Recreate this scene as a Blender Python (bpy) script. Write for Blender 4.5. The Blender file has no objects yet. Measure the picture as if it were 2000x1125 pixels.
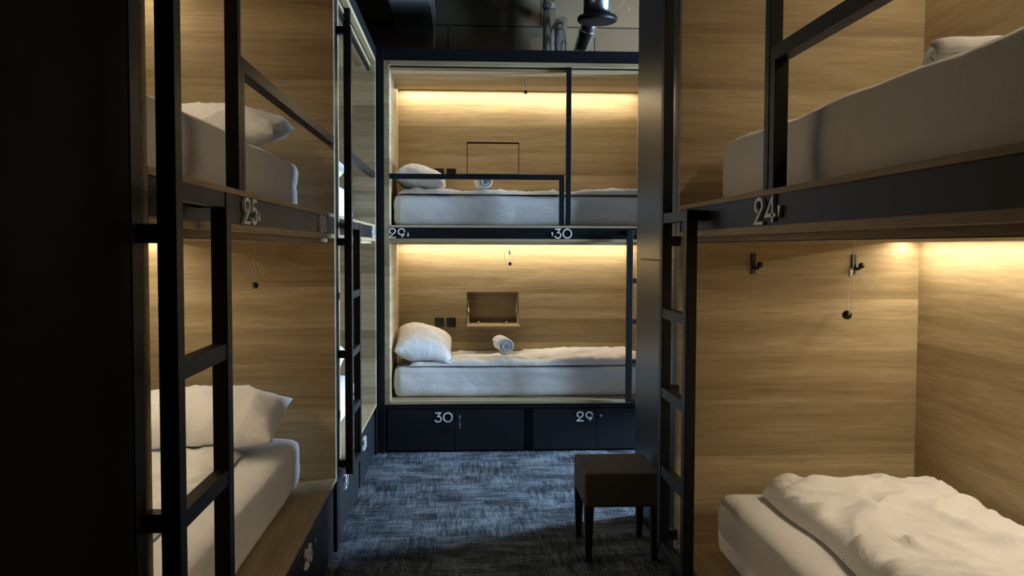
import bpy, bmesh, math, random
from mathutils import Vector, Matrix, noise
random.seed(7)
S = bpy.context.scene
C = S.collection

# ------------------------------------------------------------------ camera
YAW, PIT, ROL = 0.0563, -0.0456, -0.0031
fw = Vector((math.sin(YAW)*math.cos(PIT), math.cos(YAW)*math.cos(PIT), math.sin(PIT)))
rt = Vector((math.cos(YAW), -math.sin(YAW), 0))
up = rt.cross(fw)
r2 = rt*math.cos(ROL) - up*math.sin(ROL)
u2 = rt*math.sin(ROL) + up*math.cos(ROL)
cam_d = bpy.data.cameras.new('camera')
cam = bpy.data.objects.new('camera', cam_d)
C.objects.link(cam)
cam.matrix_world = Matrix(((r2.x, u2.x, -fw.x, 0), (r2.y, u2.y, -fw.y, 0), (r2.z, u2.z, -fw.z, 1.4), (0, 0, 0, 1)))
cam_d.sensor_width = 36
cam_d.lens = 1751.4/2000*36
cam_d.clip_start = 0.05
S.camera = cam

# ------------------------------------------------------------------ world and exposure
DAY = 168.0          # sky brightness seen through the window
LED_W = 7.0          # each cove strip
w = bpy.data.worlds.new('sky')
S.world = w
w.use_nodes = True
bg = w.node_tree.nodes['Background']
bg.inputs[0].default_value = (0.50, 0.72, 1.0, 1)
bg.inputs[1].default_value = DAY
S.view_settings.view_transform = 'Standard'
S.view_settings.look = 'None'
S.view_settings.exposure = 0.0
S.view_settings.gamma = 1.0
S.view_settings.use_curve_mapping = False
S.cycles.max_bounces = 7
S.cycles.diffuse_bounces = 4
S.cycles.glossy_bounces = 3
S.cycles.transparent_max_bounces = 6

# window opening of the alcove (daylight comes through here)
WX, WY0, WY1, WZ0, WZ1 = 3.55, 5.22, 6.02, 0.65, 2.35
pd = bpy.data.lights.new('window_portal', 'AREA')
pd.shape = 'RECTANGLE'; pd.size = WZ1-WZ0; pd.size_y = WY1-WY0
pd.cycles.is_portal = True
po = bpy.data.objects.new('window_portal', pd)
po.location = (WX+0.10, (WY0+WY1)/2, (WZ0+WZ1)/2)
po.rotation_euler = (0, math.pi/2, 0)
C.objects.link(po)

# ------------------------------------------------------------------ materials
def nt(name):
    m = bpy.data.materials.new(name); m.use_nodes = True
    t = m.node_tree
    return m, t, t.nodes['Principled BSDF']
def N(t, typ, **kw):
    n = t.nodes.new(typ)
    for k, v in kw.items(): setattr(n, k, v)
    return n
def mapping(t, scale, src='Object'):
    tc = N(t, 'ShaderNodeTexCoord'); mp = N(t, 'ShaderNodeMapping')
    mp.inputs['Scale'].default_value = scale
    t.links.new(tc.outputs[src], mp.inputs[0]); return mp
def noi(t, vec, scale, detail=4, rough=.55, dist=0):
    n = N(t, 'ShaderNodeTexNoise')
    n.inputs['Scale'].default_value = scale; n.inputs['Detail'].default_value = detail
    n.inputs['Roughness'].default_value = rough; n.inputs['Distortion'].default_value = dist
    t.links.new(vec, n.inputs['Vector']); return n
def ramp(t, fac, stops):
    r = N(t, 'ShaderNodeValToRGB'); e = r.color_ramp.elements
    while len(e) < len(stops): e.new(.5)
    for i, (p, c) in enumerate(stops):
        e[i].position = p; e[i].color = (*c, 1)
    t.links.new(fac, r.inputs[0]); return r
def mixc(t, a, b, fac, mode='MIX'):
    m = N(t, 'ShaderNodeMix', data_type='RGBA', blend_type=mode)
    for s, v in ((0, fac), (6, a), (7, b)):
        if hasattr(v, 'links'): t.links.new(v, m.inputs[s])
        elif isinstance(v, tuple): m.inputs[s].default_value = (*v, 1)
        else: m.inputs[s].default_value = v
    return m.outputs[2]
def bump(t, bs, h, strength, dist=.01):
    b = N(t, 'ShaderNodeBump'); b.inputs['Strength'].default_value = strength
    b.inputs['Distance'].default_value = dist
    t.links.new(h, b.inputs['Height']); t.links.new(b.outputs[0], bs.inputs['Normal'])

def wood(name, axis, seed=0.0):
    """pale oak laminate; grain runs along axis (0 = x, 1 = y), planks stacked in z"""
    m, t, bs = nt(name)
    sc = [9, 9, 9]; sc[axis] = .55
    mp = mapping(t, tuple(sc)); mp.inputs['Location'].default_value = (seed, seed*1.7, seed*.6)
    # plank index from z
    tc = N(t, 'ShaderNodeTexCoord'); sx = N(t, 'ShaderNodeSeparateXYZ')
    t.links.new(tc.outputs['Object'], sx.inputs[0])
    mu = N(t, 'ShaderNodeMath', operation='MULTIPLY_ADD'); mu.inputs[1].default_value = 1/0.185; mu.inputs[2].default_value = seed
    wob = noi(t, mp.outputs[0], .5, 2, .5)
    wz = N(t, 'ShaderNodeMath', operation='MULTIPLY_ADD'); wz.inputs[1].default_value = .05
    t.links.new(wob.outputs[0], wz.inputs[0]); t.links.new(sx.outputs[2], wz.inputs[2])
    t.links.new(wz.outputs[0], mu.inputs[0])
    # a slow wobble so the board boundaries read as veneer strips
    fl = N(t, 'ShaderNodeMath', operation='FLOOR'); t.links.new(mu.outputs[0], fl.inputs[0])
    wn = N(t, 'ShaderNodeTexWhiteNoise', noise_dimensions='1D'); t.links.new(fl.outputs[0], wn.inputs['W'])
    off = N(t, 'ShaderNodeVectorMath', operation='MULTIPLY_ADD')
    t.links.new(wn.outputs['Color'], off.inputs[0]); off.inputs[1].default_value = (30, 30, 30)
    t.links.new(mp.outputs[0], off.inputs[2])
    g1 = noi(t, off.outputs[0], 1.2, 4, .6, .5)
    g2 = noi(t, off.outputs[0], 9.0, 3, .7, 0)
    g3 = noi(t, off.outputs[0], .45, 1, .5, .8)
    c1 = ramp(t, g1.outputs[0], [(.30, (.34, .258, .142)), (.50, (.47, .375, .222)), (.72, (.58, .475, .300))])
    c2 = ramp(t, g2.outputs[0], [(.33, (.62, .58, .52)), (.62, (1, 1, 1))])
    col = mixc(t, c1.outputs[0], c2.outputs[0], .55, 'MULTIPLY')
    tint = ramp(t, wn.outputs['Value'], [(0, (.64, .61, .56)), (.5, (.88, .86, .83)), (1, (1.0, 1.0, 1.0))])
    col = mixc(t, col, tint.outputs[0], .85, 'MULTIPLY')
    c3 = ramp(t, g3.outputs[0], [(.35, (.78, .74, .70)), (.6, (1, 1, 1))])
    col = mixc(t, col, c3.outputs[0], .6, 'MULTIPLY')
    # fine seam between planks
    fr = N(t, 'ShaderNodeMath', operation='FRACT'); t.links.new(mu.outputs[0], fr.inputs[0])
    lt = N(t, 'ShaderNodeMath', operation='LESS_THAN'); lt.inputs[1].default_value = .012; t.links.new(fr.outputs[0], lt.inputs[0])
    sf = N(t, 'ShaderNodeMath', operation='MULTIPLY'); sf.inputs[1].default_value = .10; t.links.new(lt.outputs[0], sf.inputs[0])
    col = mixc(t, col, (.12, .08, .045), sf.outputs[0])
    t.links.new(col, bs.inputs['Base Color'])
    bs.inputs['Roughness'].default_value = .60
    bs.inputs['Specular IOR Level'].default_value = .35
    bump(t, bs, g2.outputs[0], .12, .002)
    return m

def flat(name, c, rough=.5, metal=0, spec=.5, bmp=None):
    m, t, bs = nt(name)
    mp = mapping(t, (1, 1, 1)); n = noi(t, mp.outputs[0], bmp[0] if bmp else 30, 3)
    lo = tuple(v*.88 for v in c)
    t.links.new(mixc(t, lo, c, n.outputs[0]), bs.inputs['Base Color'])
    bs.inputs['Roughness'].default_value = rough; bs.inputs['Metallic'].default_value = metal
    bs.inputs['Specular IOR Level'].default_value = spec
    if bmp: bump(t, bs, n.outputs[0], bmp[1], bmp[2])
    return m

def linen(name, c, wr=.25):
    m, t, bs = nt(name)
    mp = mapping(t, (1, 1, 1))
    a = noi(t, mp.outputs[0], 7, 5, .6, 1.2); b = noi(t, mp.outputs[0], 420, 2)
    t.links.new(mixc(t, tuple(v*.93 for v in c), c, a.outputs[0]), bs.inputs['Base Color'])
    bs.inputs['Roughness'].default_value = .85; bs.inputs['Specular IOR Level'].default_value = .2
    bs.inputs['Sheen Weight'].default_value = .15
    mx = N(t, 'ShaderNodeMath', operation='MULTIPLY_ADD'); mx.inputs[1].default_value = .03
    t.links.new(b.outputs[0], mx.inputs[0]); t.links.new(a.outputs[0], mx.inputs[2])
    bump(t, bs, mx.outputs[0], wr, .03)
    return m

def carpet():
    m, t, bs = nt('patterned_carpet_tiles')
    tc = N(t, 'ShaderNodeTexCoord')
    def warp(scale):
        mp = N(t, 'ShaderNodeMapping'); mp.inputs['Scale'].default_value = scale
        t.links.new(tc.outputs['Object'], mp.inputs[0]); return mp.outputs[0]
    sx = noi(t, warp((3.2, 26, 1)), 1.6, 6, .7, .2)
    sy = noi(t, warp((30, 3.0, 1)), 1.6, 6, .7, .2)
    # quarter-turn alternating tiles of 50 cm
    ck = N(t, 'ShaderNodeTexChecker'); ck.inputs['Scale'].default_value = 2.0
    mpk = N(t, 'ShaderNodeMapping'); mpk.inputs['Location'].default_value = (.13, .21, .1)
    t.links.new(tc.outputs['Object'], mpk.inputs[0]); t.links.new(mpk.outputs[0], ck.inputs['Vector'])
    ck.inputs[1].default_value = (.70, .70, .70, 1); ck.inputs[2].default_value = (.28, .28, .28, 1)
    st = mixc(t, sx.outputs[0], sy.outputs[0], ck.outputs[0])
    big = noi(t, warp((1, 1.6, 1)), 3.0, 5, .65, .3)
    sp = noi(t, warp((1, 1, 1)), 110, 2, .8)
    sn = N(t, 'ShaderNodeVectorMath', operation='SNAP'); sn.inputs[1].default_value = (.125, .055, 1)
    t.links.new(tc.outputs['Object'], sn.inputs[0])
    blk = noi(t, sn.outputs[0], 5.5, 2, .6)
    def madd(x, k, c):
        a = N(t, 'ShaderNodeMath', operation='MULTIPLY_ADD'); a.inputs[1].default_value = k
        t.links.new(x, a.inputs[0])
        if hasattr(c, 'links'): t.links.new(c, a.inputs[2])
        else: a.inputs[2].default_value = c
        return a.outputs[0]
    v = madd(st, .95, -.885)
    v = madd(big.outputs[0], .5, v)
    v = madd(blk.outputs[0], .36, v)
    v = madd(sp.outputs[0], .85, v)
    r = ramp(t, v, [(.30, (.008, .010, .012)), (.44, (.045, .055, .066)), (.60, (.17, .195, .22))])
    t.links.new(r.outputs[0], bs.inputs['Base Color'])
    bs.inputs['Roughness'].default_value = .95; bs.inputs['Specular IOR Level'].default_value = .1
    bump(t, bs, sp.outputs[0], .5, .004)
    return m

def boards():
    m, t, bs = nt('wood_wool_boards')
    mp = mapping(t, (1, 1, 1)); mp.inputs['Location'].default_value = (.11, 0, .2)
    br = N(t, 'ShaderNodeTexBrick'); br.offset = .37
    sp = N(t, 'ShaderNodeSeparateXYZ'); t.links.new(mp.outputs[0], sp.inputs[0])
    ad = N(t, 'ShaderNodeMath', operation='ADD'); t.links.new(sp.outputs[1], ad.inputs[0]); t.links.new(sp.outputs[2], ad.inputs[1])
    cb = N(t, 'ShaderNodeCombineXYZ'); t.links.new(sp.outputs[0], cb.inputs[0]); t.links.new(ad.outputs[0], cb.inputs[1])
    t.links.new(cb.outputs[0], br.inputs['Vector'])
    br.inputs['Scale'].default_value = 1; br.inputs['Brick Width'].default_value = 1.2; br.inputs['Row Height'].default_value = .6
    br.inputs['Mortar Size'].default_value = .006
    br.inputs['Color1'].default_value = (.155, .122, .075, 1); br.inputs['Color2'].default_value = (.12, .094, .058, 1)
    br.inputs['Mortar'].default_value = (.02, .017, .013, 1)
    n = noi(t, mp.outputs[0], 90, 4, .8)
    t.links.new(mixc(t, br.outputs[0], ramp(t, n.outputs[0], [(.3, (.6, .6, .6)), (.7, (1, 1, 1))]).outputs[0], .7, 'MULTIPLY'), bs.inputs['Base Color'])
    bs.inputs['Roughness'].default_value = .95
    bump(t, bs, n.outputs[0], .6, .006)
    return m

WOOD = {0: wood('oak_laminate_x', 0, 0.3), 1: wood('oak_laminate_y', 1, 2.1)}
BLACK = flat('black_powder_coat', (.0045, .0055, .007), .45, 0, .26, (140, .08, .001))
MATTE = flat('shadow_black_laminate', (.0022, .0022, .0028), .7, 0, .10, (60, .05, .001))  # left locker only: black deepened so its shadow sits in the colour
BASE = flat('black_cabinet_laminate', (.0065, .008, .010), .5, 0, .3, (60, .05, .001))
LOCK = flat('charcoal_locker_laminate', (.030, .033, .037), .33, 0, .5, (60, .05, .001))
WHITE = flat('white_number_acrylic', (.80, .80, .78), .4)
SHEET = linen('white_fitted_sheet', (.77, .77, .78), .22)
DUV = linen('white_duvet_cotton', (.80, .80, .80), .5)
PIL = linen('white_pillow_cotton', (.82, .82, .82), .4)
TOW = flat('white_terry', (.83, .83, .83), .95, 0, .1, (260, .6, .004))
STOOL = flat('grey_brown_upholstery', (.075, .070, .060), .9, 0, .2, (320, .5, .003))
LEG = flat('black_stained_wood', (.010, .010, .010), .5)
CHROME = flat('polished_steel', (.75, .75, .74), .22, 1)
GALV = flat('galvanised_steel', (.78, .80, .80), .20, 1, .5, (9, .12, .01))
DUCT = flat('lightened_dark_duct', (.20, .205, .21), .55, .2)  # dark duct given a lighter colour in place of bounced daylight
RUB = flat('black_plastic', (.008, .008, .010), .35)
CORD = flat('pale_cord', (.60, .57, .52), .8)
WIRE = flat('copper_wire', (.45, .30, .16), .5)
WALLP = flat('dark_painted_plaster', (.035, .033, .030), .9, 0, .3, (40, .1, .002))
BOARD = boards()
CARPET = carpet()
def glassmat():
    m, t, bs = nt('window_glass')
    for n in list(t.nodes):
        if n.type != 'OUTPUT_MATERIAL': t.nodes.remove(n)
    out = t.nodes[0]
    tr = N(t, 'ShaderNodeBsdfTransparent'); gl = N(t, 'ShaderNodeBsdfGlossy'); mx = N(t, 'ShaderNodeMixShader')
    gl.inputs['Roughness'].default_value = .02; mx.inputs[0].default_value = .05
    t.links.new(tr.outputs[0], mx.inputs[1]); t.links.new(gl.outputs[0], mx.inputs[2]); t.links.new(mx.outputs[0], out.inputs[0])
    return m
GLASS = glassmat()
def ledmat():
    m, t, bs = nt('warm_led_strip')
    bs.inputs['Emission Color'].default_value = (1, .74, .42, 1); bs.inputs['Emission Strength'].default_value = 2
    bs.inputs['Base Color'].default_value = (.9, .85, .7, 1)
    return m
LED = ledmat()

# ------------------------------------------------------------------ object helpers
WL = {}                                     # world origin of every object made here
def origin(o): return WL.get(o.name, Vector((0, 0, 0))) if o else Vector((0, 0, 0))
def tag(o, label=None, cat=None, group=None, kind=None):
    for k, v in (('label', label), ('category', cat), ('group', group), ('kind', kind)):
        if v: o[k] = v
    return o
def thing(name, loc, label, cat, group=None):
    o = bpy.data.objects.new(name, None); C.objects.link(o)
    o.location = loc; o.empty_display_size = .05; WL[o.name] = Vector(loc)
    return tag(o, label, cat, group)
def obj(name, bm, mat, parent=None, loc=None, smooth=False, bev=0, label=None):
    """one mesh object; bm holds world coordinates"""
    base = origin(parent) if parent else Vector(loc or (0, 0, 0))
    bmesh.ops.translate(bm, verts=bm.verts, vec=-base)
    bmesh.ops.recalc_face_normals(bm, faces=bm.faces)
    me = bpy.data.meshes.new(name); bm.to_mesh(me); bm.free()
    me.materials.append(mat)
    if smooth:
        for p in me.polygons: p.use_smooth = True
    o = bpy.data.objects.new(name, me); C.objects.link(o)
    if parent: o.parent = parent
    else: o.location = base
    WL[o.name] = base
    if bev:
        b = o.modifiers.new('bevel', 'BEVEL'); b.width = bev; b.segments = 2; b.limit_method = 'ANGLE'
    if label: o['label'] = label
    return o
def bx(bm, a, b):
    x0, x1 = sorted((a[0], b[0])); y0, y1 = sorted((a[1], b[1])); z0, z1 = sorted((a[2], b[2]))
    v = [bm.verts.new(p) for p in ((x0,y0,z0),(x1,y0,z0),(x1,y1,z0),(x0,y1,z0),(x0,y0,z1),(x1,y0,z1),(x1,y1,z1),(x0,y1,z1))]
    for f in ((0,3,2,1),(4,5,6,7),(0,1,5,4),(1,2,6,5),(2,3,7,6),(3,0,4,7)): bm.faces.new([v[i] for i in f])
def boxes(lst):
    bm = bmesh.new()
    for a, b in lst: bx(bm, a, b)
    return bm
def tube(bm, pts, r, seg=10, cap=True):
    pts = [Vector(p) for p in pts]; rings = []
    prev = None
    for i, p in enumerate(pts):
        d = (pts[min(i+1, len(pts)-1)] - pts[max(i-1, 0)]).normalized()
        if prev is None:
            n = d.cross(Vector((0, 0, 1)));  n = n if n.length > .1 else d.cross(Vector((1, 0, 0)))
            n.normalize()
        else:
            n = (prev - d*prev.dot(d)).normalized()
        prev = n; b = d.cross(n)
        rr = r[i] if isinstance(r, (list, tuple)) else r
        rings.append([bm.verts.new(p + (n*math.cos(2*math.pi*k/seg) + b*math.sin(2*math.pi*k/seg))*rr) for k in range(seg)])
    for a, c in zip(rings, rings[1:]):
        for k in range(seg): bm.faces.new((a[k], a[(k+1) % seg], c[(k+1) % seg], c[k]))
    if cap:
        bm.faces.new(rings[0][::-1]); bm.faces.new(rings[-1])
def ball(bm, c, r, sx=1, sy=1, sz=1):
    bmesh.ops.create_icosphere(bm, subdivisions=3, radius=1, matrix=Matrix.Translation(c) @ Matrix.Diagonal((r*sx, r*sy, r*sz, 1)))
def spline(pts, n=8):
    P = [Vector(p) for p in pts]; P = [P[0]] + P + [P[-1]]; out = []
    for i in range(1, len(P)-2):
        for k in range(n):
            t = k/n; a, b, c, d = P[i-1:i+3]
            out.append(.5*((2*b) + (c-a)*t + (2*a-5*b+4*c-d)*t*t + (3*b-a-3*c+d)*t**3))
    out.append(P[-2]); return out

# ------------------------------------------------------------------ setting
XL, XR, YF = -0.568, 0.7575, 6.07
bmf = boxes([((-1.6, -1.6, -.05), (3.7, 7.5, 0))])
tag(obj('floor', bmf, CARPET), 'dark carpet tiles with blue-grey streaks', None, None, 'structure')
tag(obj('ceiling', boxes([((-1.6, -1.6, 3.5), (3.7, 7.5, 3.6))]), BOARD), None, None, None, 'structure')
tag(obj('wall_left', boxes([((-1.6, -1.6, 0), (-1.50, 7.5, 3.5))]), WALLP), None, None, None, 'structure')
tag(obj('wall_back', boxes([((-1.5, 7.40, 0), (3.55, 7.5, 3.5))]), BOARD), None, None, None, 'structure')
tag(obj('wall_front', boxes([((-1.5, -1.6, 0), (1.7, -1.5, 3.5))]), WALLP), None, None, None, 'structure')
tag(obj('wall_right', boxes([((1.7, -1.6, 0), (1.8, 4.7, 3.5)), ((1.8, 4.6, 0), (3.7, 4.7, 3.5)),
     ((WX, 4.7, 0), (WX+.15, 7.5, WZ0)), ((WX, 4.7, WZ1), (WX+.15, 7.5, 3.5)),
     ((WX, 4.7, WZ0), (WX+.15, WY0, WZ1)), ((WX, WY1, WZ0), (WX+.15, 7.5, WZ1))]), WALLP), None, None, None, 'structure')
wf = obj('window_1', boxes([((WX+.03, WY0, WZ0), (WX+.08, WY0+.05, WZ1)), ((WX+.03, WY1-.05, WZ0), (WX+.08, WY1, WZ1)),
     ((WX+.03, WY0, WZ0), (WX+.08, WY1, WZ0+.05)), ((WX+.03, WY0, WZ1-.05), (WX+.08, WY1, WZ1))]), BLACK)
tag(wf, None, None, None, 'structure')
obj('window_pane', boxes([((WX+.052, WY0+.05, WZ0+.05), (WX+.058, WY1-.05, WZ1-.05))]), GLASS, wf)

# ------------------------------------------------------------------ numerals
def arc(cx, cy, rx, ry, a0, a1, n=18):
    return [(cx+rx*math.cos(math.radians(a0+(a1-a0)*i/n)), cy+ry*math.sin(math.radians(a0+(a1-a0)*i/n))) for i in range(n+1)]
GL = {
 '0': ([arc(.48, .5, .43, .45, 0, 360, 32)], .96),
 '2': ([arc(.42, .70, .30, .25, 250, -28, 24) + [(.10, .05), (.78, .05)]], .84),
 '3': ([[(.10, .95), (.62, .95), (.36, .60)] + arc(.38, .33, .31, .28, 82, -165, 22)], .78),
 '4': ([[(.62, .05), (.62, .95), (.08, .30), (.86, .30)]], .88),
 '5': ([[(.70, .95), (.24, .95), (.17, .55)] + arc(.38, .34, .32, .29, 120, -160, 22)], .80),
 '6': ([arc(.40, .34, .32, .29, 0, 360, 26), [(.60, .95), (.30, .72), (.10, .44)]], .80),
 '7': ([[(.10, .95), (.74, .95), (.30, .05)]], .78),
 '8': ([arc(.40, .72, .24, .22, 0, 360, 22), arc(.40, .29, .32, .25, 0, 360, 26)], .80),
 '9': ([arc(.40, .64, .32, .30, 0, 360, 26), arc(.12, .62, .60, .57, 0, -62, 14)], .82),
}
def stroke(bm, pts, w, P, d0, d1):
    closed = (Vector(pts[0])-Vector(pts[-1])).length < 1e-4
    if closed: pts = pts[:-1]
    n = len(pts); L = []
    for i, p in enumerate(pts):
        a = Vector(pts[(i-1) % n] if (closed or i) else pts[0]); c = Vector(pts[(i+1) % n] if (closed or i < n-1) else pts[-1])
        p = Vector(p)
        d1_ = (p-a); d2_ = (c-p)
        if d1_.length < 1e-6: d1_ = d2_
        if d2_.length < 1e-6: d2_ = d1_
        t = (d1_.normalized()+d2_.normalized())
        t = t.normalized() if t.length > .05 else d1_.normalized()
        nn = Vector((-t.y, t.x)); k = 1/max(.45, nn.dot(Vector((-d1_.normalized().y, d1_.normalized().x))))
        q = [p+nn*w/2*k, p-nn*w/2*k]
        L.append([bm.verts.new(P(x.x, x.y, d)) for d in (d0, d1) for x in q])
    rng = range(n) if closed else range(n-1)
    for i in rng:
        A, B = L[i], L[(i+1) % n]
        for f in ((0, 1), (1, 3), (3, 2), (2, 0)): bm.faces.new((A[f[0]], A[f[1]], B[f[1]], B[f[0]]))
    if not closed:
        for A in (L[0], L[-1]): bm.faces.new((A[0], A[1], A[3], A[2]))
def numerals(bm, text, P, h, thick=.006):
    """P(a, b, d): a to the reader's right, b up, d out of the face"""
    x = 0
    for ch in text:
        if ch in 'AV':
            pts = [(x+.04, .18), (x+.26, .18), (x+.15, .62)] if ch == 'A' else [(x+.04, .62), (x+.26, .62), (x+.15, .18)]
            f = [bm.verts.new(P(a*h, b*h, thick)) for a, b in pts]; k = [bm.verts.new(P(a*h, b*h, 0)) for a, b in pts]
            bm.faces.new(f); bm.faces.new(k)
            for i in range(3): bm.faces.new((f[i], f[(i+1) % 3], k[(i+1) % 3], k[i]))
            x += .34; continue
        gl, adv = GL[ch]
        for s in gl: stroke(bm, [((x+a)*h, b*h) for a, b in s], .13*h, P, 0, thick)
        x += adv+.10
    return x*h

# ------------------------------------------------------------------ bunks
B = .86                       # inside depth
RUNGS = (1.517, 1.19, .915, .64, .37)
class Bunk:
    def __init__(s, side, u0, u1, label, tall, guard, rail_nums, base_nums, led):
        s.side = side; s.u0 = u0; s.u1 = u1
        s.ga = 0 if side == 'far' else 1         # grain axis of long panels
        s.root = thing('bunk_bed', s.P((u0+u1)/2, .43, 0), label, 'bunk bed')
        R = s.root; G = WOOD[s.ga]; E = WOOD[1-s.ga]
        i0, i1 = u0+.085, u1-.085
        s.i0, s.i1 = i0, i1
        # black frame: end sheets, header, rail, roof, plinth
        fr = []
        for a, b in ((u0, u0+.05), (u1-.05, u1)): fr.append(((a, 0, .0), (b, .90, 2.722)))
        fr.append(((u0+.05, .002, 2.64), (u1-.05, .03, 2.722)))
        fr.append(((u0+.05, .03, 2.70), (u1-.05, .90, 2.722)))
        s.part('frame', fr, BLACK, bev=.002)
        s.part('rail', [((u0+.05, .004, 1.455), (u1-.05, .04, 1.53))], BLACK)
        # oak panels
        s.part('end_panel', [((u0+.05, .001, .33), (i0, B+.02, 2.64))], E)
        s.part('end_panel', [((i1, .001, .33), (u1-.05, B+.02, 2.64))], E)
        if side == 'far':
            nx0, nx1, nz0, nz1 = .040, .443, .81, 1.052
            s.part('back_panel', [((i0, B, .351), (nx0, B+.02, 2.64)), ((nx1, B, .351), (i1, B+.02, 2.64)),
                                  ((nx0, B, .351), (nx1, B+.02, nz0)), ((nx0, B, nz1), (nx1, B+.02, 1.958)), ((nx0, B, 2.205), (nx1, B+.02, 2.64)),
                                  ], G)
            s.part('niche_box', [((nx0, B+.02, nz0), (nx0+.012, B+.13, nz1)), ((nx1-.012, B+.02, nz0), (nx1, B+.13, nz1)),
                                 ((nx0, B+.02, nz0-.012), (nx1, B+.13, nz0)), ((nx0, B+.02, nz1), (nx1, B+.13, nz1+.012)),
                                 ((nx0, B+.12, nz0), (nx1, B+.132, nz1))], WOOD[0])
            fl = s.part('niche_flap', [((nx0+.001, B-.235, nz0-.020), (nx1-.001, B-.001, nz0-.002))], G, bev=.002)
            for ux in (nx0+.014, nx1-.014):
                bm = bmesh.new(); tube(bm, [s.P(ux, B-.10, nz0+.004), s.P(ux, B+.01, nz0+.08)], .0035); tube(bm, [s.P(ux, B+.01, nz0+.08), s.P(ux, B+.05, nz0+.17)], .006)
                obj('lid_stay', bm, CHROME, fl)
            for ux in (nx0+.095, nx1-.095):
                bm = bmesh.new(); ball(bm, s.P(ux, B-.014, nz0+.008), .0085); obj('magnet_catch', bm, CHROME, fl, smooth=True)
            s.part('niche_flap', [((nx0+.005, B+.001, 1.962), (nx1-.005, B+.019, 2.192))], G, label='closed oak flap of the upper wall niche')
            s.part('niche_box', [((nx0, B+.02, 1.95), (nx1, B+.03, 2.21))], RUB, label='black sheet for the shade behind the closed flap')  # thin black sheet stands in for the shade in the flap gaps
        else:
            s.part('back_panel', [((i0, B, .351), (i1, B+.02, 2.64))], G)
        s.part('bed_deck', [((i0, 0, .331), (i1, B, .351))], G, bev=.0015)
        s.part('bed_deck', [((i0, 0, 1.53), (i1, B, 1.545))], G, bev=.0015)
        s.part('bunk_ceiling', [((i0, .0, 1.436), (i1, .04, 1.455)), ((i0, .03, 1.420), (i1, .74, 1.436))], G)
        s.part('bunk_ceiling', [((i0, 0, 2.612), (i1, .03, 2.64)), ((i0, .03, 2.58), (i1, .74, 2.60))], G)
        # curtain tracks
        s.part('curtain_track', [((i0+.01, .0305, 2.600 if side == 'far' else 2.552), (i1-.01, .045 if side == 'far' else .050, 2.611 if side == 'far' else 2.568))], BLACK)
        s.part('curtain_track', [((i0+.002, .034, 1.4165), (i1-.002, .046, 1.4195))], BLACK)
        # LED coves
        for z in (1.431, 2.592):
            l = s.part('led_strip', [((i0+.02, .7405, z), (i1-.02, .806, z+.004))], LED)
            ld = bpy.data.lights.new('cove_light', 'AREA'); ld.shape = 'RECTANGLE'
            ld.size = (i1-i0-.04); ld.size_y = .012; ld.energy = LED_W*(i1-i0)/1.85*led; ld.color = (1, .855, .63)
            lo = bpy.data.objects.new('cove_light', ld); C.objects.link(lo)
            p = Vector(s.P((i0+i1)/2, .80, z-.0015))
            lo.location = p
            tilt = .0
            if side == 'far': lo.rotation_euler = (tilt, 0, 0)
            else: lo.rotation_euler = (tilt if side == 'left' else tilt, 0, math.pi/2 if side == 'left' else -math.pi/2)
        # base with storage doors
        s.part('plinth', [((u0+.05, .03, 0), (u1-.05, .85, .300)), ((u0+.05, .012, .300), (u1-.05, .85, .331))], BASE)
        L = (i1-i0); um = (i0+i1)/2
        units = [(i0+.0, um-.03), (um+.03, i1)]
        if side == 'far': units = [(-.503, .425), (.486, i1+.03)]
        if side == 'far': seams = [-.045, .926]
        else: seams = [(a+b)/2 for a, b in units]
        rd = 1 if side != 'right' else -1
        for (a, b), sm, num in zip(units, seams, base_nums):
            for (c, d), isn in (((a, sm), rd > 0), ((sm, b), rd < 0)):
                dr = s.part('storage_door', [((c+.0025, .012, .012), (d-.0025, .029, .292))], BASE, bev=.002)
                if isn:
                    if not num: continue
                    bm = bmesh.new(); h = .068
                    start = (sm - .140) if rd > 0 else (sm + .140)
                    if side == 'left': start = num[1] 
                    numerals(bm, num[0], lambda p, q, t: s.P(start+rd*p, .012-t, .205+q), h, .004 if side == 'far' else .012)
                    obj('number_sign', bm, WHITE, dr, label='white numerals reading %s' % num[0])
                else:
                    ul = sm+rd*.032
                    bm = bmesh.new(); tube(bm, [s.P(ul, .013, .245), s.P(ul, .004, .245)], .009, 14); obj('cam_lock', bm, CHROME, dr)
                    if side == 'far' and num[0] == '30':
                        bm = bmesh.new(); tube(bm, [s.P(ul, .004, .245), s.P(ul, -.006, .245), s.P(ul+.001, -.004, .215)], .0025, 6)
                        tube(bm, [s.P(ul+.001, -.004, .20), s.P(ul+.002, -.004, .165)], .005, 8)
                        tube(bm, [s.P(ul, -.006, .232), s.P(ul+.001, -.004, .2)], .0015, 6)
                        obj('key', bm, CHROME, dr)
        # rail numerals
        for txt, ustart in rail_nums:
            bm = bmesh.new()
            numerals(bm, txt, lambda p, q, t: s.P(ustart+rd*p*(1.0 if side == 'far' else 1.3), .004-t, 1.459+q), .068 if side != 'far' else .066, .008 if side != 'far' else .004)
            obj('number_sign', bm, WHITE, R, label='white numerals %s with small %s triangle' % (txt.strip('AV'), 'upward' if 'A' in txt else 'downward'))
        # guard rail: tall post, short post, bar to the end panel
        tp, sp_, ge = guard
        s.part('post', [((tp, 0, 1.545), (tp+.033, .034, 2.612))], BLACK, bev=.0015)
        e0, e1 = sorted((sp_+.0165, ge))
        s.part('guard_rail', [((sp_, 0, 1.545), (sp_+.033, .034, 1.855)), ((min(e0, sp_), 0, 1.855), (max(e1, sp_+.033), .034, 1.89))], BLACK)
        # ladder: tall stile + short stile
        tu, su = tall                              # lower u edge of each stile
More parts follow.
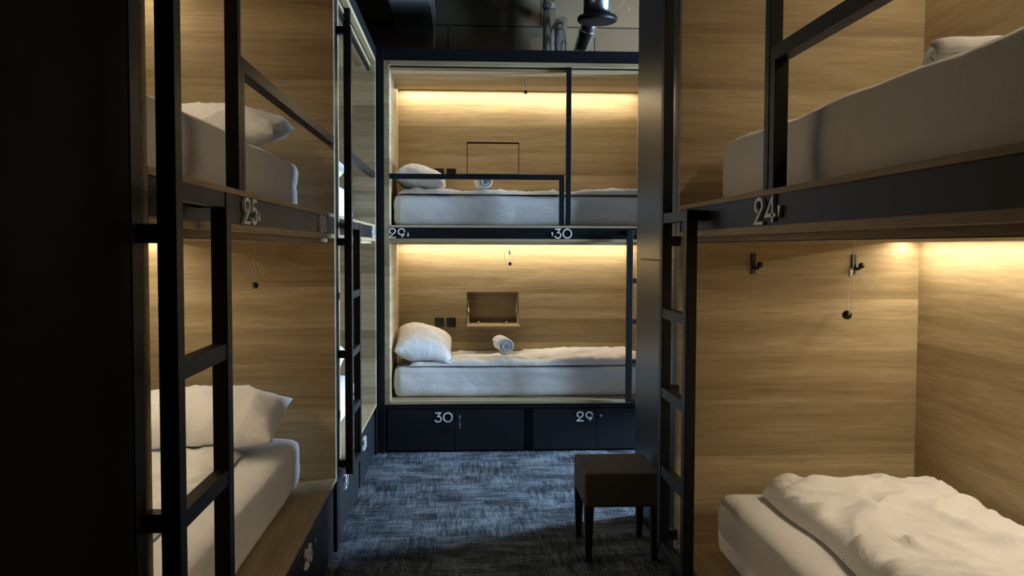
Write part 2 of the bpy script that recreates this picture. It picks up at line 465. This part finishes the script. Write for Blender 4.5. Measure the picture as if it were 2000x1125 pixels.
        lad = s.part('ladder', [((tu, -.065, .345), (tu+.04, -.031, 2.40)), ((su, -.065, .345), (su+.04, -.031, 1.517))], BLACK, bev=.0015)
        a, b = sorted((tu, su)); a += .04
        for z in RUNGS:
            obj('rung', boxes([(s.P(a, -.063, z-.034), s.P(b, -.033, z))]), BLACK, lad, bev=.001)
        br = [((tu+.003, -.031, z), (tu+.037, .0, z+.034)) for z in (2.366, 1.405, .885, .375)]
        br.append(((su+.003, -.031, 1.483), (su+.037, .003, 1.515)))
        for p, q in br: obj('bracket', boxes([(s.P(*p), s.P(*q))]), BLACK, lad)
    def P(s, u, v, z):
        if s.side == 'far': return (u, YF+v, z)
        if s.side == 'left': return (XL-v, u, z)
        return (XR+v, u, z)
    def part(s, name, lst, mat, parent=None, bev=0, label=None):
        return obj(name, boxes([(s.P(*a), s.P(*b)) for a, b in lst]), mat, parent or s.root, bev=bev, label=label)

left1 = Bunk('left', 1.584, 4.145, 'black framed oak bunk bed on the near left numbered 25 on its rail',
             (1.618, 1.958), (2.34, 2.375, 4.06), [('25A', 2.375), ('V26', 3.62)], [None, ('26', 3.30)], .82)
left2 = Bunk('left', 4.146, 6.068, 'black framed oak bunk bed at far left between near left bunk and end bunk',
             (4.155, 4.488), (4.66, 4.695, 5.983), [('V28', 5.72)], [('27', 4.4), ('28', 5.25)], .18)
far = Bunk('far', -.568, 1.445, 'black framed oak bunk bed across the far end numbered 29 and 30',
           (1.450, 1.117), (.707, .662, -.483), [('29A', -.492), ('V30', .605)], [('30', 0), ('29', 0)], 1.25)
right1 = Bunk('right', .62, 3.175, 'black framed oak bunk bed on the near right numbered 24 on its rail',
              (3.065, 2.732), (2.196, 2.155, .705), [('24V', 2.285)], [None, ('23', 0)], 1.05)

# fixtures inside the bunks
def socket(u, z):
    r = far.part('power_socket', [((u, B-.006, z), (u+.071, B-.0005, z+.075))], RUB, bev=.0015)
    bm = bmesh.new(); c = far.P(u+.0355, B-.0062, z+.0375); tube(bm, [c, (c[0], c[1]-.0015, c[2])], .021, 20)
    obj('socket_insert', bm, RUB, r)
for z in (.779, 1.925):
    socket(-.206, z); socket(-.115, z)
def hook(bunk, u, v, z, du):
    """black coat hook on an end panel facing du"""
    bm = bmesh.new()
    p = lambda a, b, c: bunk.P(u+du*a, v+b, z+c)
    bx(bm, p(.0, -.007, -.036), p(.008, .007, .036))
    tube(bm, spline([p(.006, 0, -.012), p(.022, .006, -.016), p(.034, .012, -.008)], 5), .0055, 8)
    ball(bm, p(.036, .013, -.004), .0105)
    obj('coat_hook', bm, RUB, bunk.root, smooth=False)
hook(right1, right1.i1, .262, 1.345, -1); hook(right1, right1.i1, .622, 1.343, -1)
for z in (1.33, 2.44):
    bm = bmesh.new(); q = lambda a, b, c: far.P(far.i1-a, .62+b, z+c)
    tube(bm, spline([q(0, 0, .02), q(.018, 0, .012), q(.02, 0, -.014), q(.036, 0, -.018), q(.042, 0, 0)], 5), .0035, 8)
    obj('coat_hook', bm, CHROME, far.root, smooth=True, label='small curved steel coat hook')

def pull_cord(top, bottom, r, label, loops):
    x, y, z = top; t = thing('pull_cord', top, label, 'pull cord')
    bm = bmesh.new(); X, Y, Z = bottom
    tube(bm, spline([(x, y, z), (x+.001, y, z-(z-Z)*.35), (X+.002, Y, Z+(z-Z)*.3), (X, Y, Z+r*.5)], 6), .0013, 6)
    for lp in loops: tube(bm, spline(lp, 7), .0013, 6)
    obj('cord', bm, CORD, t, smooth=True)
    bm = bmesh.new(); ball(bm, (X, Y, Z), r, 1, 1, .95); obj('knob', bm, RUB, t, smooth=True)
    bm = bmesh.new(); mz = z-(z-Z)*.42; ball(bm, (x*.55+X*.45, y, mz), .007, 1, 1, 2.2); obj('knot', bm, CORD, t, smooth=True)
yc = 2.985
pull_cord((1.330, yc, 1.418), (1.314, yc, 1.172), .0165, 'pull cord with black ball hanging by the coat hook in the near right lower bunk',
   [[(1.328, yc, 1.30), (1.345, yc-.01, 1.318), (1.385, yc-.02, 1.302), (1.405, yc-.03, 1.272), (1.385, yc-.02, 1.258), (1.36, yc-.02, 1.288), (1.335, yc-.01, 1.31)],
    [(1.35, yc-.01, 1.305), (1.38, yc-.02, 1.275), (1.397, yc-.02, 1.245)],
    [(1.328, yc, 1.32), (1.334, yc+.003, 1.25), (1.330, yc+.003, 1.19)]])
pull_cord((-.772, 3.4, 1.418), (-.77, 3.4, 1.254), .0125, 'pull cord with black ball hanging in the near left lower bunk',
   [[(-.772, 3.4, 1.345), (-.785, 3.4, 1.34), (-.802, 3.4, 1.31), (-.797, 3.4, 1.298), (-.785, 3.4, 1.33), (-.772, 3.4, 1.352)],
    [(-.772, 3.4, 1.345), (-.757, 3.4, 1.34), (-.738, 3.4, 1.312), (-.742, 3.4, 1.295), (-.758, 3.4, 1.33), (-.772, 3.4, 1.35)],
    [(-.772, 3.4, 1.345), (-.78, 3.4, 1.30), (-.775, 3.4, 1.285), (-.768, 3.4, 1.31)]])
pull_cord((.435, 6.15, 2.578), (.436, 6.15, 2.455), .0135, 'short pull cord with black ball in the upper bunk at the far end',
   [[(.435, 6.15, 2.54), (.425, 6.15, 2.52), (.432, 6.15, 2.49), (.44, 6.15, 2.51), (.437, 6.15, 2.54)]])
pull_cord((.328, 6.15, 1.418), (.332, 6.15, 1.285), .0125, 'pull cord with black ball in the lower bunk at the far end',
   [[(.328, 6.15, 1.38), (.295, 6.15, 1.36), (.30, 6.15, 1.31), (.31, 6.15, 1.29)], [(.328, 6.15, 1.38), (.35, 6.15, 1.34), (.345, 6.15, 1.30)]])

# ------------------------------------------------------------------ bedding
from mathutils.bvhtree import BVHTree
SUP = []
def settle(bm, gap=.003):
    """lets soft things lie on what is already on the bed instead of sinking into it"""
    for v in bm.verts:
        top = None
        for t_ in SUP:
            h = t_.ray_cast(Vector((v.co.x, v.co.y, v.co.z+.16)), Vector((0, 0, -1)), .5)
            if h[0] is not None and (top is None or h[0].z > top): top = h[0].z
        if top is not None and v.co.z < top+gap: v.co.z = top+gap
    SUP.append(BVHTree.FromBMesh(bm))
def confine(bm, bunk):
    a = bunk.P(bunk.i0+.004, .10, 0); b = bunk.P(bunk.i1-.004, B-.006, 0)
    for v in bm.verts:
        for k in (0, 1): v.co[k] = min(max(v.co[k], min(a[k], b[k])), max(a[k], b[k]))
def fb(p, o=4): return noise.fractal(Vector(p), .9, 2.1, o, noise_basis='PERLIN_ORIGINAL')
def ridge(p, k=2.0):
    return (1-min(1, abs(noise.noise(Vector(p)))*2.2))**k
def mattress(bunk, ua, ub, va, vb, z0, h, label):
    a = bunk.P(ua, va, z0); b = bunk.P(ub, vb, z0+h)
    lo = Vector([min(a[i], b[i]) for i in range(3)]); hi = Vector([max(a[i], b[i]) for i in range(3)])
    lg = 0 if bunk.side == 'far' else 1
    bm = bmesh.new(); n = [14, 14, 10]; n[lg] = 64
    n[1-lg] = 26
    # surface grid of a box
    key = {}
    def V(i, j, k):
        if (i, j, k) not in key:
            key[(i, j, k)] = bm.verts.new((lo.x+(hi.x-lo.x)*i/n[0], lo.y+(hi.y-lo.y)*j/n[1], lo.z+(hi.z-lo.z)*k/n[2]))
        return key[(i, j, k)]
    for i in range(n[0]):
        for j in range(n[1]):
            for k in (0, n[2]): bm.faces.new((V(i,j,k), V(i+1,j,k), V(i+1,j+1,k), V(i,j+1,k)))
    for i in range(n[0]):
        for k in range(n[2]):
            for j in (0, n[1]): bm.faces.new((V(i,j,k), V(i+1,j,k), V(i+1,j,k+1), V(i,j,k+1)))
    for j in range(n[1]):
        for k in range(n[2]):
            for i in (0, n[0]): bm.faces.new((V(i,j,k), V(i,j+1,k), V(i,j+1,k+1), V(i,j,k+1)))
    r = .042; sd = random.random()*50
    for v in bm.verts:
        p = v.co.copy()
        c = Vector([min(max(p[i], lo[i]+r), hi[i]-r) for i in range(3)])
        d = p-c
        if d.length > 1e-6:
            nn = d.normalized(); q = c+nn*r
            s_ = Vector((p.x*3+sd, p.y*3, p.z*3))
            s_[lg] = p[lg]*1.4+sd; s_.z = p.z*16+ (p[lg]*1.1)
            side = 1-abs(nn.z)
            q += nn*(side*.0075*fb(s_) + .004*fb((p.x*5+sd, p.y*5, p.z*5)))
            if nn.z > .5: q.z += .006*fb((p.x*2.2, p.y*2.2+sd, 0))-.003
            q.z = min(q.z, z0+h)
            if q.z < z0+.0012: q.z = z0+.0012
            v.co = q
    SUP.append(BVHTree.FromBMesh(bm))
    o = obj('mattress', bm, SHEET, None, bunk.P((ua+ub)/2, (va+vb)/2, z0), True)
    tag(o, label, 'mattress')
    return o
def duvet(bunk, ua, ub, va, vb, z0, th, label, amp=1.0, fold=None, seed=0):
    NU, NV = int(abs(ub-ua)/.0115), int((vb-va)/.0115)
    rg = random.Random(seed*7+1); CR = []
    for _ in range(int(15*abs(ub-ua))):
        cu, cv = rg.uniform(ua, ub), rg.uniform(va, vb); an = rg.uniform(-.9, .9)+(math.pi/2 if rg.random() < .35 else 0)
        ln = rg.uniform(.08, .24); CR.append((cu, cv, math.cos(an), math.sin(an), ln, rg.uniform(.012, .030), rg.uniform(.004, .011)*rg.choice((1, 1, -1))))
    bm = bmesh.new(); g = []
    for i in range(NU+1):
        row = []
        for j in range(NV+1):
            s, t = i/NU, j/NV
            u = ua+(ub-ua)*s; v = va+(vb-va)*t
            du = min(s, 1-s)*abs(ub-ua); dv = min(t, 1-t)*(vb-va)
            rr = .055+.018*noise.noise(Vector((u*4, v*4, seed)))
            e = 1
            for d in (du, dv):
                if d < rr: e *= math.sqrt(max(0, 1-(1-d/rr)**2))
            wx = u*2.1+.35*noise.noise(Vector((u*3, v*3, seed+3))); wy = v*2.1+.35*noise.noise(Vector((u*3, v*3, seed+9)))
            H = th*(.78+.24*noise.noise(Vector((u*1.6, v*1.6, seed))))
            cr = .017*ridge((wx*1.25+wy*.55, wy*1.9-wx*.3, seed), 3) + .010*ridge((wx*3.6, wy*2.6+wx, seed+5), 3) + .002*fb((u*14, v*14, seed), 3)
            cr -= .008
            edge_w = 1-min(1, max(0, dv-.01)/.16)
            cr += edge_w*.007*ridge((u*4+seed, v*2.5, seed+1), 2)
            for cu, cv, ca, sa, ln, wd, dp in CR:
                a_ = (u-cu)*ca+(v-cv)*sa; b_ = -(u-cu)*sa+(v-cv)*ca+.4*a_*a_
                if abs(a_) < ln*1.6 and abs(b_) < wd*4:
                    cr += dp*math.exp(-(a_/ln)**2*2)*(1.0*math.exp(-((b_-wd*.9)/wd)**2)-1.2*math.exp(-(b_/wd*1.4)**2))
            if fold:
                f0, f1, fh = fold
                a = min(max((u-f0)/(f1-f0), 0), 1); H += fh*(a*a*(3-2*a))
            # undulating outline
            ov = .020*noise.noise(Vector((u*3.1, seed, 2)))*(1-t*2) ; ou = .02*noise.noise(Vector((seed, v*4, 1)))*(1-2*s)
            z = z0 + e*(H+cr*amp*min(1, .25+min(du, dv)/.10))
            row.append(bm.verts.new(bunk.P(u+ou, v+ov, max(z, z0+.0005))))
        g.append(row)
    for i in range(NU):
        for j in range(NV): bm.faces.new((g[i][j], g[i+1][j], g[i+1][j+1], g[i][j+1]))
    bmesh.ops.smooth_vert(bm, verts=bm.verts, factor=.5, use_axis_z=True)
    confine(bm, bunk)
    settle(bm)
    o = obj('duvet', bm, DUV, None, bunk.P((ua+ub)/2, (va+vb)/2, z0), True)
    tag(o, label, 'duvet')
    return o
def pillow(bunk, loc, L, W, T, rot, label, seed=0):
    bm = bmesh.new(); n = 48; top = []; bot = []
    for i in range(n+1):
        r1 = []; r2_ = []
        for j in range(n+1):
            s, t = -1+2*i/n, -1+2*j/n
            x = s*L/2*(1-.03*(1-t*t)); y = t*W/2*(1-.05*(1-s*s))
            e = (max(0, 1-abs(s)**2.6)*max(0, 1-abs(t)**2.6))**.55
            wr = .016*ridge((x*4+y*2+seed, y*5-x, seed), 3)*(1-e*.4) + .014*noise.noise(Vector((x*5, y*5, seed))) + .003*ridge((x*13+seed, y*9, 2), 3)
            rad = .011*ridge((math.atan2(y, x)*3.2, seed, .3), 2)*(1-e)
            h = T/2*e + (wr+rad)*min(1, e*3)
            r1.append(bm.verts.new((x, y, h))); r2_.append(bm.verts.new((x, y, -h*.75)) if 0 < i < n and 0 < j < n else r1[-1])
        top.append(r1); bot.append(r2_)
    for i in range(n):
        for j in range(n):
            bm.faces.new((top[i][j], top[i+1][j], top[i+1][j+1], top[i][j+1]))
            f = (bot[i][j+1], bot[i+1][j+1], bot[i+1][j], bot[i][j])
            if len({v.index if v.index >= 0 else id(v) for v in f}) >= 3:
                try: bm.faces.new(f)
                except ValueError: pass
    M_ = Matrix.Translation(loc) @ Matrix.Rotation(rot[2], 4, 'Z') @ Matrix.Rotation(rot[1], 4, 'Y') @ Matrix.Rotation(rot[0], 4, 'X')
    bmesh.ops.transform(bm, matrix=M_, verts=bm.verts)
    confine(bm, bunk); settle(bm, .009)
    o = obj('pillow', bm, PIL, None, loc, True); tag(o, label, 'pillow')
    return o
def towel(loc, R, L, rz, label, tilt=0):
    bm = bmesh.new(); turns = 3.6; n = 110; prof = []
    for side in (0, 1):
        row = []
        for i in range(n+1):
            a = 2*math.pi*turns*i/n; rr = .010+(R-.010)*i/n
            rr -= side*.0125*min(1, rr/.02)
            a2 = a - math.pi*.3
            row.append((rr*math.cos(a2), rr*math.sin(a2)*.94))
        prof.append(row)
    loop = prof[0]+prof[1][::-1]
    rings = []; K = 16
    for k in range(K+1):
        y = -L/2+L*k/K; e = .93+.07*min(1, min(k, K-k)/1.5)
        wob = .003*math.sin(k*1.3+R*100)
        rings.append([bm.verts.new((p[0]*e+wob, y+.006*math.sin(i*.11), p[1]*e)) for i, p in enumerate(loop)])
    m = len(loop)
    for a, b in zip(rings, rings[1:]):
        for i in range(m): bm.faces.new((a[i], a[(i+1) % m], b[(i+1) % m], b[i]))
    for rg in (rings[0], rings[-1]):
        for i in range(n): bm.faces.new((rg[i], rg[i+1], rg[m-2-i], rg[m-1-i]))
    M_ = Matrix.Translation(loc) @ Matrix.Rotation(rz, 4, 'Z') @ Matrix.Rotation(tilt, 4, 'X')
    bmesh.ops.transform(bm, matrix=M_, verts=bm.verts)
    settle(bm)
    o = obj('rolled_towel', bm, TOW, None, loc, True); tag(o, label, 'towel')
    return o
LOW, UPP, MH = .352, 1.546, .215
mattress(far, -.470, far.i1-.012, .15, .845, LOW, MH, 'white sheeted mattress on the lower bed at the far end')
mattress(far, -.470, far.i1-.012, .15, .845, UPP, MH, 'white sheeted mattress on the upper bed at the far end')
mattress(left1, 1.95, 3.95, .135, .845, LOW, MH, 'white sheeted mattress on the near left lower bed under a duvet and plump pillow')
mattress(left1, 1.95, 3.95, .135, .845, UPP, MH, 'white sheeted mattress on the near left upper bed above the number 25')
mattress(left2, 4.25, 5.90, .135, .845, LOW, MH, 'white sheeted mattress on the far left lower bed behind the ladder')
mattress(left2, 4.25, 5.90, .135, .845, UPP, MH, 'white sheeted mattress on the far left upper bed behind the ladder')
mattress(right1, .75, 3.0, .115, .845, LOW, MH, 'white sheeted mattress on the near right lower bed')
mattress(right1, .75, 3.0, .115, .845, UPP, MH, 'long white sheeted mattress on the near right upper bed above the number 24')
zt = LOW+MH; zu = UPP+MH
duvet(far, -.36, far.i1-.03, .160, .83, zt, .045, 'crumpled white duvet on the far lower bed in front of the open wall niche', 1.1, (.45, .75, .02), 3)
duvet(far, -.44, far.i1-.03, .165, .83, zu, .04, 'crumpled white duvet on the far upper bed behind the black guard rail', 1.1, (.8, 1.1, .02), 8)
duvet(right1, .85, 2.93, .245, .835, zt, .085, 'puffy white duvet on the near right lower bed', 1.7, None, 14)
duvet(left1, 2.05, 3.60, .30, .835, zt, .05, 'white duvet on the near left lower bed below the pillow', 1.2, None, 21)
duvet(left1, 2.05, 3.50, .22, .835, zu, .04, 'white duvet on the near left upper bed', 1.0, None, 25)
duvet(left2, 4.35, 5.35, .20, .835, zt, .05, 'white duvet on the far left lower bed', 1.0, None, 31)
duvet(left2, 4.35, 5.35, .20, .835, zu, .04, 'white duvet on the far left upper bed', 1.0, None, 35)
pillow(far, (-.270, 6.52, zt+.115), .41, .60, .24, (.20, .26, .06), 'plump white pillow propped against the end of the far lower bed', 1)
pillow(far, (-.295, 6.58, zu+.120), .36, .56, .20, (.05, .20, 0), 'white pillow behind the guard rail on the far upper bed', 2)
pillow(left1, (-1.07, 3.70, zt+.125), .68, .44, .22, (.22, 0, 0), 'plump white pillow on the near left lower bed', 4)
pillow(left1, (-1.05, 3.70, zu+.105), .68, .44, .20, (.18, 0, 0), 'white pillow on the near left upper bed', 6)
pillow(left2, (-1.05, 5.68, zt+.115), .62, .40, .17, (.18, 0, 0), 'white pillow on the far left lower bed', 9)
pillow(left2, (-1.05, 5.68, zu+.105), .62, .40, .17, (.18, 0, 0), 'white pillow on the far left upper bed', 11)
towel((.295, 6.42, zt+.135), .062, .30, .12, 'rolled white towel lying on the far lower bed')
towel((.150, 6.36, zu+.092), .056, .26, .10, 'rolled white towel with spiral end on the far upper bed')
towel((1.215, 2.02, zu+.066), .066, .26, 1.40, 'rolled white towel on the near right upper bed')

# ------------------------------------------------------------------ lockers
t = thing('locker', (1.26, 3.90, 0), 'tall charcoal locker cabinet behind the stool beside the near right bunk', 'locker')
obj('body', boxes([((.925, 3.185, 0), (1.60, 4.60, 2.74))]), BLACK, t)
for (y0, y1) in ((3.19, 3.89), (3.895, 4.60)):
    for z0, z1 in ((.06, 1.339), (1.344, 2.735)):
        obj('door', boxes([((.905, y0+.001, z0), (.924, y1, z1))]), LOCK, t, bev=.0015)
t = thing('locker', (-.86, .7, 0), 'tall locker cabinet, its black deepened for the shadow at the left edge beside the near ladder', 'locker')
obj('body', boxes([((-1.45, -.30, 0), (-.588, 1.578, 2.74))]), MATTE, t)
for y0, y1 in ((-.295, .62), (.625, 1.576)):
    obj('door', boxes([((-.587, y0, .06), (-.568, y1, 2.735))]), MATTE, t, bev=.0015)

# ------------------------------------------------------------------ stool
t = thing('stool', (.715, 4.09, 0), 'square dark upholstered stool on the carpet in front of the tall locker', 'stool')
bm = boxes([((.545, 3.90, .245), (.885, 4.285, .40))])
bmesh.ops.bevel(bm, geom=list(bm.edges), offset=.016, segments=4, affect='EDGES', profile=.6)
obj('seat', bm, STOOL, t, smooth=True)
for sx, x in ((-1, .567), (1, .863)):
    for sy, y in ((-1, 3.922), (1, 4.263)):
        bm = bmesh.new()
        vs = []
        for z, h in ((.0, .013), (.25, .021)):
            cx, cy = x+sx*(0.0 if z else .0), y
            vs.append([bm.verts.new((cx+a*h, cy+b*h, z)) for a, b in ((-1,-1), (1,-1), (1,1), (-1,1))])
        bm.faces.new(vs[0]); bm.faces.new(vs[1])
        for k in range(4): bm.faces.new((vs[0][k], vs[0][(k+1)%4], vs[1][(k+1)%4], vs[1][k]))
        obj('leg', bm, LEG, t, bev=.002)

# ------------------------------------------------------------------ ceiling services
t = thing('air_duct', (-.36, 4.8, 3.07), 'flat black rectangular air duct running along under the ceiling', 'air duct')
obj('duct_body', boxes([((-.50, 2.5, 3.07), (-.215, 7.39, 3.30))]), DUCT, t, bev=.004)
bm = boxes([((-.507, y, 3.063), (-.208, y+.03, 3.3)) for y in (3.6, 4.8, 6.0)]); obj('flange', bm, DUCT, t)
hg = boxes([((x, y, 3.30), (x+.012, y+.012, 3.5)) for x in (-.49, -.24) for y in (3.0, 4.5, 6.2)]); obj('hanger', hg, GALV, t)
def pipe(loc, pts, r, rings, label, rad=None):
    t = thing('ventilation_pipe', loc, label, 'ventilation pipe')
    bm = bmesh.new(); tube(bm, pts, r, 28); obj('pipe_body', bm, GALV, t, smooth=True)
    for a, b, rr in rings:
        bm = bmesh.new(); tube(bm, [a, b], rr, 28); obj('collar', bm, GALV, t, smooth=False)
    return t
px = .695
pipe((px, 7.2, 2.6), [(px, 7.22, 2.3), (px, 7.22, 3.5)], .050, [((px, 7.22, 3.30), (px, 7.22, 3.34), .056)], 'straight galvanised ventilation pipe rising behind the far bunk')
pipe((.80, 7.05, 2.6), spline([(.775, 7.06, 2.5), (.775, 7.06, 3.0), (.775, 7.07, 3.10), (.785, 7.12, 3.16), (.80, 7.20, 3.185), (.80, 7.39, 3.19)], 6), .050,
     [((.775, 7.06, 2.98), (.775, 7.06, 3.0), .055)], 'short galvanised pipe with bent top beside the straight pipe')
pipe((.92, 6.85, 2.6), spline([(.925, 7.08, 2.5), (.928, 7.07, 2.86), (.935, 7.02, 2.95), (.965, 6.92, 3.06), (.985, 6.86, 3.18), (.985, 6.86, 3.5)], 7), .062,
     [((.932, 7.045, 2.90), (.936, 7.02, 2.94), .068), ((.960, 6.94, 3.04), (.966, 6.91, 3.07), .068)], 'galvanised elbow pipe behind the round black valve')
t = thing('air_valve', (.976, 6.50, 3.0), 'round black disc air valve on a steel stub near the ceiling', 'air valve')
bm = bmesh.new(); tube(bm, [(.976, 6.5, 3.055), (.976, 6.5, 3.5)], .10, 32); obj('stub', bm, GALV, t, smooth=True)
bm = bmesh.new(); tube(bm, [(.976, 6.5, 3.060), (.976, 6.5, 3.052), (.976, 6.5, 3.036), (.976, 6.5, 3.024), (.976, 6.5, 3.020)], [.138, .143, .144, .136, .118], 40)
obj('disc', bm, BLACK, t, smooth=False)
bm = bmesh.new()
tube(bm, spline([(1.13, 6.30, 3.5), (1.135, 6.33, 3.2), (1.14, 6.34, 3.14), (1.175, 6.34, 3.07)], 5), .003, 6)
tube(bm, spline([(1.20, 6.4, 3.5), (1.17, 6.4, 3.25), (1.14, 6.38, 3.14), (1.125, 6.36, 3.10)], 5), .002, 6)
tag(obj('loose_wire', bm, WIRE, None, (1.1, 6.5, 3.1), True), 'thin loose copper coloured wires beside the round air valve', 'wire')
bm = bmesh.new()
tube(bm, spline([(-.205, 6.4, 3.5), (-.20, 6.4, 3.32), (-.207, 6.5, 3.2), (-.197, 6.62, 3.08), (-.205, 6.70, 2.95), (-.20, 6.75, 2.724)], 6), .006, 8)
tag(obj('electric_cable', bm, CORD, None, (-.2, 6.5, 3.1), True), 'pale electric cable hanging down beside the flat black duct', 'cable')
t = thing('ceiling_spotlight', (2.0, 6.2, 3.3), 'black ceiling spotlight lighting the boards above the far bunk', 'lamp')
bm = bmesh.new(); tube(bm, [(2.0, 6.2, 3.5), (2.0, 6.2, 3.38)], .012, 10); tube(bm, [(2.02, 6.18, 3.39), (1.95, 6.24, 3.32)], .04, 20)
obj('housing', bm, BLACK, t)
sd = bpy.data.lights.new('spot_lamp', 'SPOT'); sd.energy = 60; sd.color = (1, .80, .50); sd.spot_size = 1.35; sd.spot_blend = 1; sd.shadow_soft_size = .04
so = bpy.data.objects.new('spot_lamp', sd); C.objects.link(so); so.location = (1.93, 6.26, 3.30)
so.rotation_euler = (Vector((1.35, 7.4, 2.9))-Vector(so.location)).to_track_quat('-Z', 'Y').to_euler()

GROUPS = {'bunk bed': 'bunk beds lining the aisle', 'mattress': 'white sheeted mattresses in the bunks', 'duvet': 'white duvets on the bunks',
          'pillow': 'white pillows on the bunks', 'towel': 'rolled white towels on the beds', 'pull cord': 'pull cords hanging in the bunks',
          'locker': 'tall dark lockers beside the aisle', 'ventilation pipe': 'steel ventilation pipes above the far bunk'}
for o in S.objects:
    if o.parent is None and o.get('category') in GROUPS: o['group'] = GROUPS[o['category']]
